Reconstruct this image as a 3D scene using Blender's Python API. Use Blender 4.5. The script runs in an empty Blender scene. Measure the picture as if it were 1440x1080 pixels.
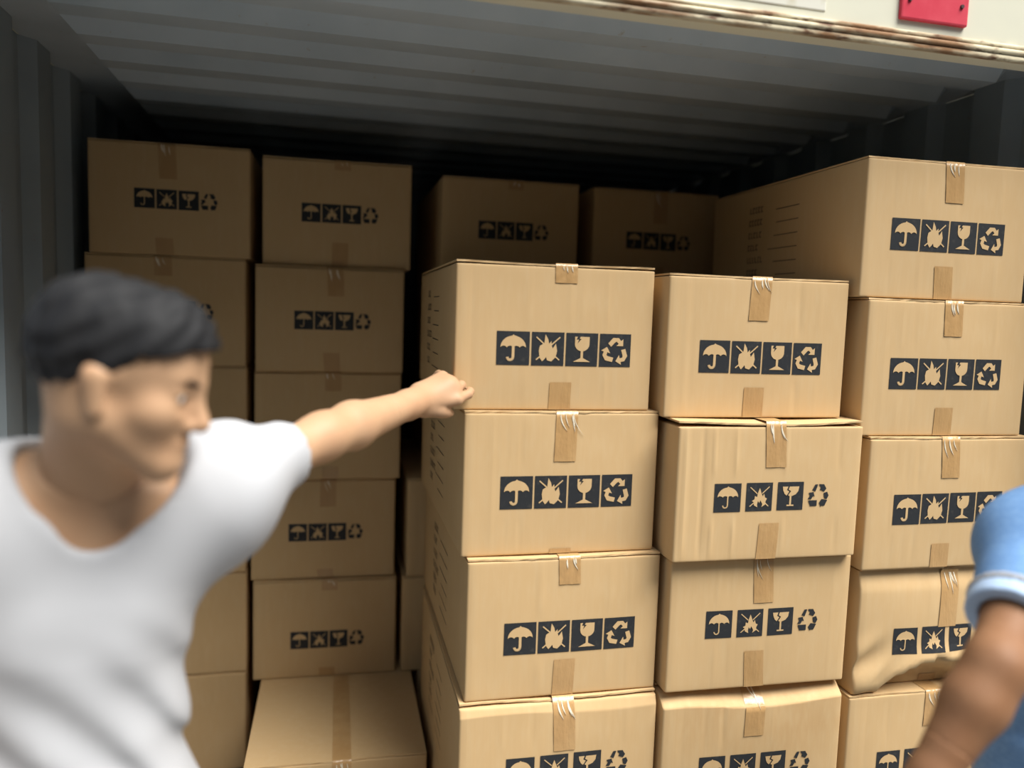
import bpy, bmesh, math, random
import numpy as np
from mathutils import Matrix, Vector
from mathutils.geometry import tessellate_polygon

# ---------------------------------------------------------------- camera
scene = bpy.context.scene
col = scene.collection
cam_data = bpy.data.cameras.new('camera')
cam = bpy.data.objects.new('camera', cam_data); col.objects.link(cam)
_r = Vector((0.9756491, -0.2170120, 0.0318533))
_d = Vector((0.0106134, -0.0983457, -0.9950957))
_f = Vector((0.2190804, 0.9712023, -0.0936476))
cam.matrix_world = Matrix(((_r.x, -_d.x, -_f.x, 0), (_r.y, -_d.y, -_f.y, 0), (_r.z, -_d.z, -_f.z, 1.51), (0, 0, 0, 1)))
cam_data.sensor_width = 36.0
cam_data.lens = 1095.23 / 1440 * 36
cam_data.clip_start = 0.05
cam_data.dof.use_dof = True
cam_data.dof.focus_distance = 1.85
cam_data.dof.aperture_fstop = 1.0
scene.camera = cam

# ---------------------------------------------------------------- sky
world = bpy.data.worlds.new('World'); scene.world = world; world.use_nodes = True
bg = world.node_tree.nodes['Background']
bg.inputs[0].default_value = (0.80, 0.92, 1.10, 1); bg.inputs[1].default_value = 0.21
# hazy sun, a broad bright patch high behind the photographer's right shoulder
sun_data = bpy.data.lights.new('hazy_sun', 'SUN'); sun_data.energy = 3.0; sun_data.angle = math.radians(38); sun_data.color = (1.0, 0.97, 0.92)
sun = bpy.data.objects.new('hazy_sun', sun_data); col.objects.link(sun)
sun.rotation_euler = Vector((-math.sin(math.radians(45)) * math.cos(math.radians(60)), math.cos(math.radians(45)) * math.cos(math.radians(60)), -math.sin(math.radians(60)))).to_track_quat('-Z', 'Y').to_euler()
sun.location = (3, -3, 6)
scene.view_settings.view_transform = 'Standard'
scene.view_settings.look = 'None'
scene.view_settings.exposure = 1.5
scene.view_settings.gamma = 1
scene.view_settings.use_curve_mapping = False

GROUND = -0.12
rnd = random.Random(7)

# ---------------------------------------------------------------- materials
def mat(name, color, rough=0.8, metal=0.0, noise=None, bump=None, spec=0.3, wave=None):
    """noise=(scale, colour2, contrast lo, hi, (stretch)); bump=(scale, strength, distance, (stretch))"""
    m = bpy.data.materials.new(name); m.use_nodes = True
    nt = m.node_tree; N = nt.nodes; L = nt.links; P = N['Principled BSDF']
    P.inputs['Roughness'].default_value = rough; P.inputs['Metallic'].default_value = metal
    P.inputs['Specular IOR Level'].default_value = spec
    P.inputs['Base Color'].default_value = (*color, 1)
    tc = N.new('ShaderNodeTexCoord')
    def nz(scale, stretch, detail=4):
        mp = N.new('ShaderNodeMapping'); mp.inputs['Scale'].default_value = stretch
        L.new(tc.outputs['Object'], mp.inputs['Vector'])
        n = N.new('ShaderNodeTexNoise'); n.inputs['Scale'].default_value = scale; n.inputs['Detail'].default_value = detail
        L.new(mp.outputs[0], n.inputs['Vector']); return n
    last = None
    if noise:
        for (sc, c2, lo, hi, st) in noise:
            n = nz(sc, st)
            mr = N.new('ShaderNodeMapRange'); mr.inputs[1].default_value = lo; mr.inputs[2].default_value = hi
            L.new(n.outputs['Fac'], mr.inputs[0])
            mx = N.new('ShaderNodeMix'); mx.data_type = 'RGBA'
            L.new(mr.outputs[0], mx.inputs['Factor'])
            if last: L.new(last, mx.inputs['A'])
            else: mx.inputs['A'].default_value = (*color, 1)
            mx.inputs['B'].default_value = (*c2, 1)
            last = mx.outputs['Result']
        L.new(last, P.inputs['Base Color'])
    if bump:
        prev = None
        for (sc, stg, dist, st) in bump:
            n = nz(sc, st)
            b = N.new('ShaderNodeBump'); b.inputs['Strength'].default_value = stg; b.inputs['Distance'].default_value = dist
            L.new(n.outputs['Fac'], b.inputs['Height'])
            if prev: L.new(prev, b.inputs['Normal'])
            prev = b.outputs[0]
        L.new(prev, P.inputs['Normal'])
    return m

one = (1, 1, 1)
KRAFT = (0.58, 0.395, 0.20)
M = {}
M['kraft'] = mat('kraft_cardboard', KRAFT, 0.72, spec=0.25,
                 noise=[(3.0, (0.55, 0.37, 0.182), 0.42, 0.70, one), (60, (0.59, 0.42, 0.225), 0.45, 0.95, (1, 1, 0.25))],
                 bump=[(130, 0.10, 0.002, (1, 1, 0.03)), (9, 0.2, 0.006, (1, 1, 0.35))])
M['kraft_scuffed'] = mat('scuffed_cardboard', KRAFT, 0.7, spec=0.25,
                 noise=[(3.0, (0.50, 0.31, 0.14), 0.42, 0.70, one), (7, (0.30, 0.21, 0.12), 0.66, 0.80, one), (60, (0.59, 0.42, 0.225), 0.45, 0.95, (1, 1, 0.25))],
                 bump=[(130, 0.12, 0.002, (1, 1, 0.03)), (9, 0.3, 0.008, (1, 1, 0.35))])
M['edge'] = mat('corrugated_edge', (0.50, 0.34, 0.18), 0.85, noise=[(150, (0.24, 0.15, 0.07), 0.45, 0.6, (1, 1, 0.2))])
M['ink'] = mat('black_ink', (0.022, 0.024, 0.027), 0.6, noise=[(90, (0.05, 0.047, 0.043), 0.55, 0.8, one)])
M['sideink'] = mat('faded_ink', (0.09, 0.07, 0.05), 0.7)
def tape_mat():
    m = mat('packing_tape', (0.46, 0.275, 0.115), 0.28, spec=0.5,
            noise=[(14, (0.52, 0.33, 0.15), 0.4, 0.7, (1, 1, 0.4))],
            bump=[(28, 0.5, 0.006, (1.6, 1, 0.45)), (90, 0.25, 0.002, one)])
    return m
M['tape'] = tape_mat()
M['tape_wrinkle'] = mat('wrinkled_clear_tape', (0.80, 0.72, 0.56), 0.3, spec=0.5, bump=[(60, 0.3, 0.006, (1.5, 1, 0.6))])  # pale colour stands in for highlights on wrinkled tape
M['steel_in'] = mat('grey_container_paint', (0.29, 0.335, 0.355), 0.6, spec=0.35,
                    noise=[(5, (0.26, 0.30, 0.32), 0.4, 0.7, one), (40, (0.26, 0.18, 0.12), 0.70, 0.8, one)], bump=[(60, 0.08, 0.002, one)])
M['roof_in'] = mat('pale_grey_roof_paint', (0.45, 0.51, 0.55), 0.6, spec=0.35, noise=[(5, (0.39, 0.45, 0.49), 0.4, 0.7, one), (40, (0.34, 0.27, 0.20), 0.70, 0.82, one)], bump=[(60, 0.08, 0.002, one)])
M['cream'] = mat('cream_container_paint', (0.72, 0.70, 0.55), 0.45,
                 noise=[(4, (0.66, 0.65, 0.53), 0.4, 0.7, one), (18, (0.50, 0.42, 0.28), 0.68, 0.80, (0.4, 1, 1))], bump=[(30, 0.06, 0.003, one)])
M['rust'] = mat('rusty_cream_edge', (0.62, 0.55, 0.38), 0.6,
                noise=[(26, (0.24, 0.13, 0.06), 0.44, 0.60, (0.25, 1, 1)), (70, (0.14, 0.07, 0.035), 0.55, 0.7, (0.35, 1, 1))], bump=[(60, 0.4, 0.004, one)])
M['red'] = mat('red_reflector', (0.60, 0.055, 0.085), 0.6, spec=0.08, noise=[(14, (0.68, 0.09, 0.12), 0.4, 0.7, one)])
M['screw'] = mat('dark_screw', (0.08, 0.04, 0.04), 0.5)
M['plate'] = mat('pale_plate', (0.72, 0.70, 0.60), 0.4, noise=[(20, (0.6, 0.56, 0.42), 0.6, 0.8, one)])
M['floorwood'] = mat('container_plywood', (0.16, 0.11, 0.07), 0.7, noise=[(8, (0.10, 0.07, 0.045), 0.4, 0.7, (6, 0.6, 1))])
M['concrete'] = mat('yard_concrete', (0.19, 0.188, 0.18), 0.9, noise=[(2.5, (0.16, 0.158, 0.153), 0.4, 0.7, one), (40, (0.23, 0.227, 0.22), 0.5, 0.7, one)], bump=[(80, 0.2, 0.004, one)])
M['render'] = mat('dark_warehouse_render', (0.060, 0.062, 0.062), 0.9, noise=[(1.5, (0.05, 0.05, 0.05), 0.4, 0.7, one)])  # dark finish of the added wall that keeps low sky out
M['skin_pale'] = mat('light_tan_skin', (0.47, 0.285, 0.165), 0.55, spec=0.3, noise=[(14, (0.44, 0.25, 0.14), 0.45, 0.75, one)], bump=[(180, 0.06, 0.001, one)])
M['skin_dark'] = mat('brown_skin', (0.25, 0.125, 0.062), 0.6, spec=0.25, noise=[(16, (0.21, 0.10, 0.048), 0.45, 0.75, one)], bump=[(180, 0.08, 0.001, one)])
M['shirt_white'] = mat('white_cotton', (0.43, 0.435, 0.45), 0.85, spec=0.15, bump=[(240, 0.05, 0.001, one)])
M['shirt_blue'] = mat('light_blue_pique', (0.14, 0.27, 0.50), 0.85, spec=0.15, noise=[(90, (0.17, 0.31, 0.54), 0.45, 0.6, (1, 1, 3))], bump=[(260, 0.15, 0.001, one)])
M['trim_blue'] = mat('pale_blue_ribbing', (0.42, 0.55, 0.74), 0.85, spec=0.15, bump=[(300, 0.15, 0.001, one)])
M['hair'] = mat('black_hair', (0.013, 0.013, 0.014), 0.65, spec=0.2, bump=[(70, 0.5, 0.004, (1, 1, 0.3))])
M['trousers'] = mat('dark_trousers', (0.035, 0.04, 0.055), 0.85)
M['shoe'] = mat('dark_shoe', (0.03, 0.028, 0.026), 0.5)
M['eyewhite'] = mat('eye_white', (0.75, 0.73, 0.70), 0.2)
M['iris'] = mat('dark_iris', (0.02, 0.012, 0.008), 0.15)
M['nail'] = mat('nail_pink', (0.66, 0.36, 0.28), 0.3)
M['lip'] = mat('lip_skin', (0.50, 0.22, 0.17), 0.45)

# ---------------------------------------------------------------- helpers
def link(name, me, material, parent=None, smooth=False):
    if isinstance(me, bmesh.types.BMesh):
        b = me; me = bpy.data.meshes.new(name); b.to_mesh(me); b.free()
    if material and not me.materials: me.materials.append(material)
    if smooth: me.polygons.foreach_set('use_smooth', [True] * len(me.polygons))
    o = bpy.data.objects.new(name, me); col.objects.link(o)
    if parent: o.parent = parent
    return o
def pydata(name, v, f):
    me = bpy.data.meshes.new(name); me.from_pydata([tuple(map(float, p)) for p in v], [], [tuple(map(int, q)) for q in f]); me.update(); return me
def box_bm(x0, x1, y0, y1, z0, z1, bevel=0.0, seg=2):
    b = bmesh.new()
    bmesh.ops.create_cube(b, size=1)
    for v in b.verts: v.co = Vector(((x0 + x1) / 2 + v.co.x * (x1 - x0), (y0 + y1) / 2 + v.co.y * (y1 - y0), (z0 + z1) / 2 + v.co.z * (z1 - z0)))
    if bevel: bmesh.ops.bevel(b, geom=b.edges[:], offset=bevel, segments=seg, affect='EDGES', profile=0.6)
    return b
def struct(name, me, m, label=None, cat=None, smooth=False):
    o = link(name, me, m, None, smooth); o['kind'] = 'structure'
    if label: o['label'] = label
    if cat: o['category'] = cat
    return o
CROT = Matrix.Translation((.5, 1.7, 0)) @ Matrix.Rotation(math.radians(1.2), 4, 'Z') @ Matrix.Translation((-.5, -1.7, 0))
def thing(name, label, cat, loc=(0, 0, 0), rz=0.0, group=None):
    o = bpy.data.objects.new(name, None); col.objects.link(o)
    o.empty_display_size = 0.05
    o.location = loc; o.rotation_euler = (0, 0, rz); o['label'] = label; o['category'] = cat
    if group: o['group'] = group
    return o

# ---------------------------------------------------------------- the container
XL, XR, YO, YB, ZC = -0.75, 1.73, 1.50, 4.3, 2.128     # inner faces, ZC = underside of roof corrugations
struct('floor', box_bm(XL - .06, XR + .06, YO, YB, -0.035, 0.0), M['floorwood'], 'brown plywood floor under the stacked cartons', 'floor')
struct('ground', box_bm(-20, 21, -7.0, 12, GROUND - .2, GROUND), M['concrete'], 'grey concrete yard in front of the container', 'ground')
# added wall, unseen behind the camera, to block the low sky
wb = box_bm(-18, 19, -4.4, -4.0, GROUND, 5.0)
struct('wall_opposite', wb, M['render'], 'dark rendered warehouse wall across the yard', 'wall')
# corrugated roof: profile along Y, ribs stop short of the side walls
prof = []
y = 1.545; prof.append((y, 1))
Y0 = 1.712
while Y0 < YB - 0.12:
    prof += [(Y0 - .028, 1), (Y0, 0), (Y0 + .072, 0), (Y0 + .100, 1)]
    Y0 += .200
prof.append((YB, 1))
RIB = .036
xs = [(XL - .03, 0), (-0.632, 0), (-0.600, 1), (1.630, 1), (1.662, 0), (XR + .03, 0)]
v = []; f = []
for (px, k) in xs:
    for (py, t) in prof: v.append((px, py, ZC + RIB * (t if k else 1)))
n = len(prof)
for i in range(len(xs) - 1):
    for j in range(n - 1): f.append((i * n + j, i * n + j + 1, (i + 1) * n + j + 1, (i + 1) * n + j))
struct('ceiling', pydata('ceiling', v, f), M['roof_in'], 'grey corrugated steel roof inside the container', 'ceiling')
struct('roof_skin', box_bm(XL - .08, XR + .08, YO + .05, YB + .03, ZC + RIB + .004, ZC + RIB + .03), M['cream'], 'cream outer roof skin of the container', 'roof')
# corrugated side walls (vertical ribs)
def side_wall(name, X, sgn, label):
    pr = [(YO + .10, 0)]; yy = 1.615
    while yy < YB - .28:
        pr += [(yy, 0), (yy + .035, 1), (yy + .135, 1), (yy + .170, 0)]; yy += .270
    pr.append((YB, 0))
    vv = []; ff = []; m = len(pr)
    for z in (-.03, ZC + RIB):
        for (py, t) in pr: vv.append((X + sgn * .034 * t, py, z))
    for j in range(m - 1): ff.append((j, j + 1, m + j + 1, m + j))
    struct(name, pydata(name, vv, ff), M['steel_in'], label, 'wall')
    x0, x1 = sorted((X + sgn * .036, X + sgn * .05))
    o = link('outer_skin', box_bm(x0, x1, YO + .1, YB, -.03, ZC + RIB), M['cream'], bpy.data.objects[name])
side_wall('wall_left', XL, -1, 'dark corrugated steel side wall left of the stacked cartons')
side_wall('wall_right', XR, 1, 'dark corrugated steel side wall right of the stacked cartons')
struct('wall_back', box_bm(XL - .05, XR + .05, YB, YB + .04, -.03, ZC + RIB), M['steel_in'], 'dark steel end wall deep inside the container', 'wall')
for nm, x0, x1, lb in (('trim_1', XL - .14, XL, 'cream corner post at the left of the container opening'), ('trim_2', XR, XR + .14, 'cream corner post at the right of the container opening')):
    struct(nm, box_bm(x0, x1, YO - .01, YO + .08, GROUND, 2.70, .006), M['cream'], lb, 'post')
struct('trim_3', box_bm(XL - .14, XR + .14, YO - .02, YO + .08, -.13, -.003, .005), M['rust'], 'worn sill under the container opening', 'sill')
# header over the opening
HZ = 2.098
struct('trim_4', box_bm(XL, XR, YO, YO + .050, HZ + .002, 2.70, .004), M['cream'], 'cream painted steel header above the container opening', 'header')
rail = thing('trim_5', 'rusty ribbed drip rail along the lower edge of the header', 'trim', (XL, YO, HZ)); rail['kind'] = 'structure'
for (dz, rr, dy) in ((.006, .0075, -.002), (.019, .0065, -.006), (.031, .006, -.003)):
    b = bmesh.new(); bmesh.ops.create_cone(b, segments=14, radius1=rr, radius2=rr, depth=XR - XL, cap_ends=True)
    bmesh.ops.rotate(b, verts=b.verts, matrix=Matrix.Rotation(math.pi / 2, 3, 'Y'))
    bmesh.ops.translate(b, verts=b.verts, vec=((XR - XL) / 2, dy, dz))
    link('rib', b, M['rust'], rail, True)
r = thing('reflector', 'red rectangular reflector screwed to the cream header', 'reflector', (1.242, YO + .003, 2.156))
link('plate', box_bm(-.085, .085, -.012, 0, 0, .085, .004), M['red'], r)
for sx in (-.066, .066):
    b = bmesh.new(); bmesh.ops.create_cone(b, segments=12, radius1=.005, radius2=.004, depth=.004, cap_ends=True)
    bmesh.ops.rotate(b, verts=b.verts, matrix=Matrix.Rotation(math.pi / 2, 3, 'X'))
    bmesh.ops.translate(b, verts=b.verts, vec=(sx, -.0135, .040)); link('screw', b, M['screw'], r)
r = thing('nameplate', 'pale blank plate fixed to the cream header left of the reflector', 'plate', (0.82, YO + .004, 2.150))
link('plate', box_bm(-.16, .16, -.006, 0, 0, .10, .003), M['plate'], r)

# the container stands about one degree off the rows of cartons
for o in list(col.objects):
    if o.parent is None and o.type not in ('CAMERA', 'LIGHT') and o.name not in ('ground', 'wall_opposite'):
        if o.type == 'MESH': o.data.transform(CROT)
        else: o.matrix_world = CROT @ Matrix.Translation(o.location)
    elif o.parent is not None and o.parent.type == 'MESH': o.data.transform(CROT)

# ---------------------------------------------------------------- carton symbols (2-D outlines in a unit square)
def stroke(p, q, w):
    dx, dy = q[0] - p[0], q[1] - p[1]; l = math.hypot(dx, dy); nx, ny = -dy / l * w / 2, dx / l * w / 2
    return [(p[0] + nx, p[1] + ny), (p[0] - nx, p[1] - ny), (q[0] - nx, q[1] - ny), (q[0] + nx, q[1] + ny)]
def rot(P, a, s=1.0, cx=0, cy=0):
    c, n = math.cos(a), math.sin(a); return [((x * c - y * n) * s + cx, (x * n + y * c) * s + cy) for x, y in P]
def umbrella(thin):
    top = [(.40 * math.cos(math.radians(a)), .02 + .36 * math.sin(math.radians(a))) for a in range(0, 181, 12)]
    top[7] = (.03, .39); top.insert(8, (0, .42)); 
    sc = []
    for k in range(4):
        x0 = -.40 + k * .20
        sc += [(x0 + .035, .055), (x0 + .10, .075), (x0 + .165, .055)] + ([(x0 + .20, .02)] if k < 3 else [])
    w = .045 if thin else .085
    hook = [(-.09 + (.09) * math.cos(t), -.27 + .09 * math.sin(t)) for t in [-math.pi * i / 8 for i in range(9)]]
    P = [top + sc, stroke((0, .08), (0, -.27), w)]
    for a, b in zip(hook[:-1], hook[1:]): P.append(stroke(a, b, w))
    return P
FL_A = [(-.09, .45), (0, .30), (.03, .16), (.106, .247), (.116, .11), (.15, .02), (.2, .09), (.25, .17), (.295, -.06), (.253, -.25), (.116, -.387), (-.02, -.35), (-.05, -.25), (-.12, -.336), (-.175, -.387), (-.26, -.267), (-.288, -.06), (-.26, .09), (-.175, .144), (-.12, .16)]
FL_B = [(0, .33), (.05, .20), (.09, .10), (.13, .02), (.18, .12), (.22, -.02), (.30, -.06), (.25, -.16), (.25, -.27), (.10, -.37), (.13, -.26), (.05, -.12), (.0, -.22), (-.05, -.14), (-.08, -.27), (-.06, -.37), (-.20, -.30), (-.22, -.18), (-.29, -.14), (-.19, -.08), (-.18, .04), (-.09, .0), (-.07, .14)]
def fire(b):
    P = [FL_B if b else FL_A]; w = .035 if b else .04
    P += [stroke((-.37, .36), (-.09, .12), w), stroke((.38, .37), (.10, .12), w), stroke((-.37, -.34), (-.2, -.2), w), stroke((.37, -.34), (.2, -.2), w)]
    return P
def glass(b):
    if not b:
        arc = [(.235 * math.cos(t), .17 + .22 * math.sin(t)) for t in [-math.pi * i / 10 for i in range(11)]]
        bowl = [(.235, .40)] + arc + [(-.235, .40), (-.15, .40), (-.19, .31), (-.11, .31), (-.15, .19), (-.03, .33), (-.09, .34), (-.06, .40)]
        return [bowl, stroke((0, -.03), (0, -.30), .08), [(-.28, -.38), (-.04, -.26), (.04, -.26), (.28, -.38)]]
    left = [(-.33, .35), (-.11, .35), (-.16, .22), (-.06, .17), (-.16, .02), (-.24, .08), (-.30, .2)]
    right = [(-.05, .35), (.33, .35), (.30, .18), (.20, .06), (.05, .0), (-.05, .0), (-.10, .03), (.01, .18), (-.09, .24)]
    return [left, right, stroke((0, .02), (0, -.32), .07), stroke((-.14, -.34), (.14, -.34), .05)]
ARR = [(-.256, .26), (-.088, .446), (.112, .446), (.193, .35), (.27, .41), (.27, .18), (.03, .18), (.112, .253), (.045, .325), (-.01, .30), (-.15, .154)]
def recycle_a():
    return [rot(ARR, a, .92, 0, -.03) for a in (0, math.radians(120), math.radians(240))]
def recycle_b():
    return [[(-.30, .23), (-.17, .47), (-.04, .47), (-.07, .37), (-.15, .16)], [(.0, .48), (.25, .47), (.37, .28), (.27, .15), (.06, .24), (.11, .33), (.03, .42)],
            [(.25, .09), (.42, .14), (.50, -.02), (.42, -.18), (.30, -.13)], [(.06, -.33), (.17, -.17), (.45, -.22), (.33, -.47), (.17, -.47), (.16, -.52)],
            [(-.47, -.22), (-.05, -.22), (-.05, -.47), (-.36, -.47)], [(-.47, .11), (-.24, .14), (-.17, -.06), (-.25, -.03), (-.33, -.17), (-.49, -.16), (-.40, -.01)]]
SYM = {'umbrella': (umbrella(False), umbrella(True)), 'no_fire': (fire(False), fire(True)), 'fragile_glass': (glass(False), glass(True))}
REC = (recycle_a(), recycle_b())

def print_mesh(name, polys, cx, cz, s, surf, off):
    v = []; f = []
    for P in polys:
        base = len(v)
        pts = [Vector((cx + x * s, cz + y * s, 0)) for x, y in P]
        for p in pts: v.append((p.x, surf(p.x, p.y) - off, p.y))
        for t in tessellate_polygon([pts]):
            a, b, c = [pts[i] for i in t]
            t = tuple(base + i for i in t)
            if (b - a).cross(c - a).z < 0: t = t[::-1]
            f.append(t)
    return pydata(name, v, f)
def grid_patch(name, x0, x1, z0, z1, nx, nz, surf, off, thick=0.0, skew=0.0):
    v = []; f = []
    for k in range(nz + 1):
        for i in range(nx + 1):
            x = x0 + (x1 - x0) * i / nx; z = z0 + (z1 - z0) * k / nz
            x += skew * (z - z0)
            v.append((x, surf(x, z) - off, z))
    for k in range(nz):
        for i in range(nx):
            a = k * (nx + 1) + i; f.append((a, a + 1, a + nx + 2, a + nx + 1))
    return pydata(name, v, f)

# ---------------------------------------------------------------- cartons
def lin(a, b, n, r):
    inner = [a + r + (b - a - 2 * r) * i / n for i in range(n + 1)]
    return [a, a + r * .35] + inner + [b - r * .35, b]
def make_carton(label, x, yfront, zbase, w, h, d, yaw, style, group, tape_top=.095, tape_bot=.070, tape_dx=.012,
                printz=.43, feature=None, bulge=.003, gap=.001, print_dx=0.0, side_print=False, seed=0, simple=False, material='kraft', gs=1.0):
    rr = random.Random(seed * 31 + 5)
    t = thing('carton', label, 'box', (x, yfront, zbase), math.radians(yaw), group)
    T = .004; hb = h - T - gap; R = .0055
    cre = [(rr.uniform(-.42, .42) * w, rr.uniform(.0004, .0010) * rr.choice((1, -1)), rr.uniform(.005, .009)) for _ in range(5)]
    if feature == 'creased': cre = [(-.212, -.0016, .006), (-.170, .0016, .005), (-.143, -.0014, .005), (-.090, -.0013, .005), (.035, -.0009, .005), (.172, .0008, .006)]
    ph = [rr.uniform(0, 6.28) for _ in range(4)]
    def surf(px, pz):
        u = max(-1, min(1, 2 * px / w)); q = max(-1, min(1, 2 * pz / h - 1))
        yv = -bulge * (1 - u * u) * (1 - q * q)
        yv += .0007 * math.sin(9 * px / w + ph[0]) * math.sin(5 * pz / h + ph[1]) * (1 - u ** 4) * (1 - q ** 4)
        for (cx, am, sg) in cre:
            yv += am * (1.3 if feature == 'creased' else .8) * math.exp(-((px - cx) / sg) ** 2) * (1 - q ** 6) * (min(1, max(0, (abs(pz - printz * h) - .042) / .03)) if -.16 < px < .18 else 1)
        if feature == 'slumped':                       # crushed top front edge folded back
            z0 = h - .038 - .008 * math.sin(5 * px / w + 1.2) - .02 * max(0, -u - .72)
            if pz > z0: yv += (pz - z0) * 1.25
        if feature == 'slumped_light':
            z0 = h - .030 - .004 * math.sin(6 * px / w)
            if pz > z0: yv += (pz - z0) * .35
        if feature == 'crumpled':
            ar = .075 * max(0, 1 - ((px + .01) / .155) ** 2) + .006
            if pz < ar: yv += min(.045, (ar - pz) * 1.1)
            if pz >= ar: yv -= .014 * math.exp(-((pz - ar) / .035) ** 2) * (1 - abs(u) ** 4)
            yv -= .007 * (1 - u * u) * math.sin(math.pi * min(1, pz / h))
            dl = math.hypot((px + .20) / .05, (pz - .07) / .06); yv += .012 * math.exp(-dl * dl) * math.sin(60 * (px - pz))
            if pz > h - .05: yv += (pz - h + .05) * .25
        return yv
    # body
    X = lin(-w / 2, w / 2, 30 if not simple else 6, R); Z = lin(0, hb, 24 if not simple else 4, R); Yd = lin(0, d, 8, R)
    if feature in ('slumped', 'slumped_light'): Z = sorted(set(Z + [hb - .0555 + .003 * i for i in range(17)]))
    if not simple: X = sorted(X + [q for (cx, am, sg) in cre for q in (cx - 1.8 * sg, cx - .9 * sg, cx, cx + .9 * sg, cx + 1.8 * sg) if abs(q) < w / 2 - R])
    cache = {}; v = []; f = []
    lean = rr.uniform(-.004, .004)
    def vid(px, py, pz):
        key = (round(px, 5), round(py, 5), round(pz, 5))
        if key in cache: return cache[key]
        q = Vector((max(-w / 2 + R, min(w / 2 - R, px)), max(R, min(d - R, py)), max(R * .6, min(hb - R * .6, pz))))
        dv = Vector((px, py, pz)) - q
        if dv.length > 1e-7:
            k = max(abs(dv.x), abs(dv.y), abs(dv.z)); dv = dv.normalized() * k
        p = q + dv
        fy = max(0.0, 1 - py / .06)
        if fy > 0: p.y += surf(px, pz) * fy
        s = 2 * py / d - 1; q2 = 2 * pz / h - 1
        if abs(px) > w / 2 - .004: p.x += (1 if px > 0 else -1) * .0035 * (1 - s * s) * (1 - q2 * q2)
        if feature == 'sagged_top' and pz > hb - .01: p.z -= .004 * (1 - (2 * px / w) ** 2) * fy
        cache[key] = len(v); v.append(p); return cache[key]
    def quad(a, b, c, e):
        ids = [vid(*a), vid(*b), vid(*c), vid(*e)]
        if len(set(ids)) == 4: f.append(ids)
    for i in range(len(X) - 1):
        for k in range(len(Z) - 1):
            quad((X[i], 0, Z[k]), (X[i + 1], 0, Z[k]), (X[i + 1], 0, Z[k + 1]), (X[i], 0, Z[k + 1]))
            quad((X[i + 1], d, Z[k]), (X[i], d, Z[k]), (X[i], d, Z[k + 1]), (X[i + 1], d, Z[k + 1]))
        for j in range(len(Yd) - 1):
            quad((X[i], Yd[j], hb), (X[i + 1], Yd[j], hb), (X[i + 1], Yd[j + 1], hb), (X[i], Yd[j + 1], hb))
            quad((X[i + 1], Yd[j], 0), (X[i], Yd[j], 0), (X[i], Yd[j + 1], 0), (X[i + 1], Yd[j + 1], 0))
    for j in range(len(Yd) - 1):
        for k in range(len(Z) - 1):
            quad((-w / 2, Yd[j + 1], Z[k]), (-w / 2, Yd[j], Z[k]), (-w / 2, Yd[j], Z[k + 1]), (-w / 2, Yd[j + 1], Z[k + 1]))
            quad((w / 2, Yd[j], Z[k]), (w / 2, Yd[j + 1], Z[k]), (w / 2, Yd[j + 1], Z[k + 1]), (w / 2, Yd[j], Z[k + 1]))
    link('body', pydata('body', v, f), M[material], t, True)
    # two top flaps, their cut ends show along the front edge
    front0 = surf(0, h) if feature in ('slumped', 'slumped_light') else 0.0
    for sg in (-1, 1):
        v = []; f = []; nx = 14 if not simple else 4; ys = [0, .05, .2, d * .6, d - .003]
        xa, xb = (-w / 2 + .001, -.0012) if sg < 0 else (.0012, w / 2 - .001)
        amp = gap * rr.uniform(.35, .9); p0 = rr.uniform(0, 3)
        for s in (0, 1):
            for j, yy in enumerate(ys):
                for i in range(nx + 1):
                    px = xa + (xb - xa) * i / nx
                    fr = max(0, 1 - yy / .12)
                    edge = front0 + .0015 + rr.uniform(-.0008, .0008) - .002 * math.sin(9 * px / w + p0) if j == 0 else yy
                    if j == 1 and front0 > .01: edge = .07
                    dz = -amp * fr * (0.5 + 0.5 * math.sin(7 * px / w + p0))
                    v.append((px, edge, h - T * (1 - s) + dz))
        m = (nx + 1); lay = m * len(ys)
        for j in range(len(ys) - 1):
            for i in range(nx):
                a = j * m + i
                f.append((a + m, a + m + 1, a + 1, a)); f.append((lay + a, lay + a + 1, lay + a + m + 1, lay + a + m))
        for i in range(nx): f.append((i, i + 1, lay + i + 1, lay + i)); a = (len(ys) - 1) * m + i; f.append((a + 1, a, lay + a, lay + a + 1))
        for j in range(len(ys) - 1):
            a = j * m; f.append((a + m, a, lay + a, lay + a + m)); a = j * m + nx; f.append((a, a + m, lay + a + m, lay + a))
        link('top_flap', pydata('top_flap', v, f), M[material], t)
    if simple: return t
    # tape: from the top seam down the front, and up from the bottom seam
    tw = .050
    v = []; f = []; nx = 6; rows = []
    sk = rr.uniform(-.06, .06)
    yy = d * .98
    for q in (d * .98, d * .5, .08, front0 + .006): rows.append(('t', q))
    rows.append(('c', 0))
    nz = 10
    for k in range(1, nz + 1): rows.append(('f', h - .004 - (tape_top - .004) * k / nz))
    for (kind, q) in rows:
        for i in range(nx + 1):
            px = tape_dx - tw / 2 + tw * i / nx
            wob = .0006 * math.sin(i * 2.1 + len(v) * .37 + seed)
            if kind == 't': v.append((px, q, h + .0005))
            elif kind == 'c': v.append((px, front0 - .0012, h + .0003))
            else:
                zz = q; px2 = px + sk * (h - zz)
                v.append((px2, surf(px2, zz) - .0012 - abs(wob), zz))
    for k in range(len(rows) - 1):
        for i in range(nx):
            a = k * (nx + 1) + i; f.append((a + nx + 1, a + nx + 2, a + 1, a))
    tp = link('tape', pydata('tape', v, f), M['tape'], t, True)
    # painted highlights on the wrinkles where the tape turns over the edge
    v = []; f = []
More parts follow.
